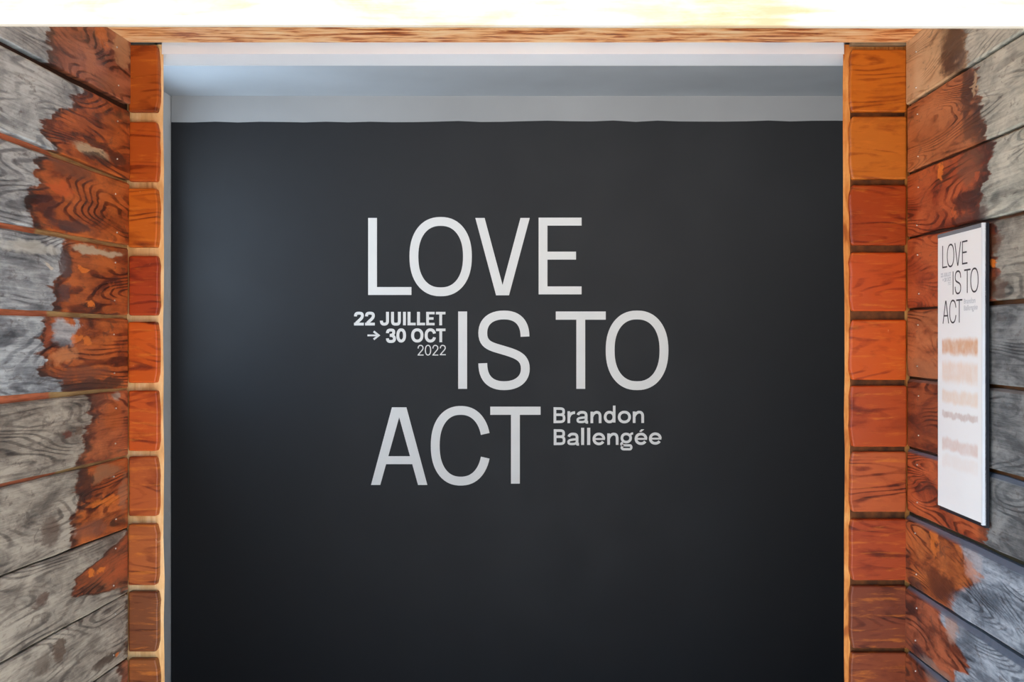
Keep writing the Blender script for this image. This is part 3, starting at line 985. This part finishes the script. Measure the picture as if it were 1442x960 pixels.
NAME = [('B', g_B, crop6(148, 275, 100, 270)), ('r', g_r, crop6(297, 378, 143, 270)), ('a', g_a, crop6(393, 517, 140, 272)), ('n', g_n, crop6(543, 660, 140, 270)), ('d', g_d, crop6(685, 810, 83, 271)),
        ('o', g_o, crop6(835, 975, 138, 272)), ('n', g_n, crop6(995, 1115, 138, 268)),
        ('B', g_B, crop6(150, 275, 335, 505)), ('a', g_a, crop6(295, 420, 372, 507)), ('l', g_l, crop6(443, 475, 320, 503)), ('l', g_l, crop6(507, 540, 320, 503)), ('e', g_e, crop6(565, 700, 372, 506)),
        ('n', g_n, crop6(722, 842, 372, 502)), ('g', g_g, crop6(862, 998, 372, 562)), ('e', g_eacute, crop6(1015, 1150, 372, 503)), ('e', g_e, crop6(1168, 1303, 370, 500))]


def glyph_into(bm, polys, place, depth):
    """place(x, y, d) -> Vector; d = distance in front of the surface"""
    for k, pl in enumerate(polys):
        d = depth + k * 0.00012
        if pl[0] == 'poly':
            f = [bm.verts.new(place(x, y, d)) for x, y in pl[1]]
            r = [bm.verts.new(place(x, y, 0.0)) for x, y in pl[1]]
            bm.faces.new(f); bm.faces.new(r[::-1])
            for i in range(len(f)):
                j = (i + 1) % len(f)
                bm.faces.new((f[j], f[i], r[i], r[j]))
        else:
            _, L, R, closed = pl
            fl = [bm.verts.new(place(x, y, d)) for x, y in L]
            fr_ = [bm.verts.new(place(x, y, d)) for x, y in R]
            bl_ = [bm.verts.new(place(x, y, 0.0)) for x, y in L]
            br_ = [bm.verts.new(place(x, y, 0.0)) for x, y in R]
            n = len(L)
            for i in range(n if closed else n - 1):
                j = (i + 1) % n
                bm.faces.new((fl[i], fl[j], fr_[j], fr_[i]))
                bm.faces.new((bl_[j], bl_[i], br_[i], br_[j]))
                bm.faces.new((fl[j], fl[i], bl_[i], bl_[j]))
                bm.faces.new((fr_[i], fr_[j], br_[j], br_[i]))
            if not closed:
                for i in (0, n - 1):
                    bm.faces.new((fl[i], fr_[i], br_[i], bl_[i]))
    bmesh.ops.recalc_face_normals(bm, faces=bm.faces)


M_letter = plain('pale_grey_vinyl', lin(222, 220, 217), 0.55, 0.01, 4, 0.3)


def lettering(name, label, glyphs, w_default, group=None):
    xs0 = min(g[2][0] for g in glyphs); xs1 = max(g[2][1] for g in glyphs)
    ys1 = max(g[2][3] for g in glyphs)
    base = W((xs0 + xs1) / 2, ys1, YB)
    root = bpy.data.objects.new(name, None)
    root.empty_display_size = 0.05
    COL.objects.link(root)
    root.location = base
    tag(root, label, 'lettering')
    for g in glyphs:
        w = g[3] if len(g) > 3 else w_default
        x0, x1, y0, y1 = g[2]
        c = W((x0 + x1) / 2, (y0 + y1) / 2, YB)
        bm = bmesh.new()
        glyph_into(bm, g[1](x0, x1, y0, y1, w), lambda x, y, d: W(x, y, YB) - c + Vector((0, -0.0004 - d, 0)), 0.0012)
        o = link_mesh('arrow' if g[0] == 'arrow' else 'letter', bm, M_letter, root)
        o.location = c - base
    return root


lettering('title_lettering', 'large pale grey capitals reading LOVE IS TO ACT on the dark wall', TITLE, WB)
lettering('date_lettering', 'small grey date lines with an arrow left of the word IS on the dark wall', DATE, WS)
lettering('name_lettering', 'small bold two-line grey name to the right of the word ACT', NAME, WN)

# ------------------------------------------------------------------ poster on the right wall
O, A, N = wall_basis(1)
# local x: along the wall towards the far corner reversed -> design x grows towards the viewer; z up; y into the wall
rot = Matrix(((A.x, -N.x, 0), (A.y, -N.y, 0), (0, 0, 1))).to_4x4()
OFF = 0.022
Zn, Zf = 2.475, 2.756
s_far, s_near = YC - Zf, YC - Zn
PW = s_near - s_far
PT_, PB_ = CAMZ + 0.273, CAMZ - 0.433
poster = bpy.data.objects.new('poster', None)
poster.empty_display_size = 0.05
COL.objects.link(poster)
poster.matrix_world = Matrix.Translation(O + A * s_far + Vector((0, 0, PB_))) @ rot
tag(poster, 'tall narrow white exhibition poster on a dark panel mounted on the plank wall', 'poster')
PH = PT_ - PB_
M_panel = plain('black_panel', lin(30, 34, 42), 0.4, 0.05, 20)
M_edge = plain('pale_rail', lin(235, 240, 246), 0.35, 0.02, 20)
M_clip = plain('grey_rail', lin(120, 126, 134), 0.4, 0.03, 20)


def lbox(name, x0, x1, y0, y1, z0, z1, mat, bevel=0.0):
    b = box_bm(x0, x1, y0, y1, z0, z1)
    o = link_mesh(name, b, mat, poster, bevel)
    bm2 = bmesh.new(); bm2.from_mesh(o.data); bmesh.ops.recalc_face_normals(bm2, faces=bm2.faces)
    bm2.to_mesh(o.data); bm2.free()
    return o


lbox('panel', 0.002, PW + 0.004, -OFF + 0.004, 0.0 - 0.008, -0.010, PH + 0.002, M_panel)


def sheet_material():
    t = NT('poster_print')
    x, y, z = t.xyz(t.coords())
    zz = t.math('SUBTRACT', z, PH - 0.273)      # height relative to the camera height
    wob = t.noise(t.comb(t.math('MULTIPLY', x, 22), t.math('MULTIPLY', z, 12), 1.0), 1.0, 3, 0.6)
    fl = t.noise(t.comb(t.math('MULTIPLY', x, 30), t.math('MULTIPLY', z, 22), 2.0), 1.0, 4, 0.7)
    inx = t.math('MULTIPLY', t.step(x, 0.026, 0.032), t.step(x, 0.248, 0.258, 1.0, 0.0))
    col = lin(246, 248, 250)
    for (c, hw, k, cc) in ((-0.018, 0.022, 1.0, lin(226, 178, 142)), (-0.082, 0.030, 0.6, lin(240, 208, 184)), (-0.145, 0.02, 0.55, lin(238, 206, 176)),
                           (-0.192, 0.010, 0.75, lin(206, 186, 180)), (-0.268, 0.018, 0.7, lin(224, 196, 186)), (-0.31, 0.02, 0.35, lin(238, 222, 214))):
        d = t.math('ABSOLUTE', t.math('ADD', t.math('SUBTRACT', zz, c), t.math('MULTIPLY', t.math('SUBTRACT', wob, 0.5), 0.03)))
        m = t.math('MULTIPLY', t.step(d, hw * 0.45, hw * 1.15, k, 0.0), inx)
        m = t.math('MULTIPLY', m, t.step(fl, 0.3, 0.65, 0.6, 1.0))
        col = t.mix(m, col, cc)
    return t.out(col, 0.35, 0.4)


sheet = lbox('sheet', 0.0, PW - 0.004, -OFF, -OFF + 0.0035, 0.0, PH - 0.008, sheet_material())
lbox('rail', PW - 0.004, PW + 0.004, -OFF - 0.002, -OFF + 0.006, -0.004, PH + 0.002, M_edge)
lbox('clip', 0.0, PW - 0.005, -OFF - 0.001, -OFF + 0.006, PH - 0.008, PH + 0.002, M_clip)

M_ink = plain('dark_ink', lin(44, 46, 54), 0.5, 0.05, 20)
M_inkp = plain('pale_grey_ink', lin(206, 210, 216), 0.5, 0.02, 20)
KS = 5.36e-4
UX = 0.031


def on_sheet(x, y, d):
    return Vector((UX + (x - 518) * KS, -OFF - 0.0002 - d, PH - 0.273 + 0.2426 - (y - 306.9) * KS))


for g in TITLE:
    bm = bmesh.new()
    q = g[2] if g[0] != 'I' else [g[2][0] + 2.4, g[2][1] - 2.4, g[2][2], g[2][3]]
    glyph_into(bm, g[1](*q, WB * 0.62), on_sheet, 0.0002)
    link_mesh('letter', bm, M_ink, sheet)
bm = bmesh.new()
for g in DATE + NAME:
    w = g[3] if len(g) > 3 else WN
    glyph_into(bm, g[1](*g[2], w), on_sheet, 0.0002)
o = link_mesh('small_print', bm, M_inkp, sheet)
o['label'] = 'faint grey date and name lines'
o['kind'] = 'stuff'
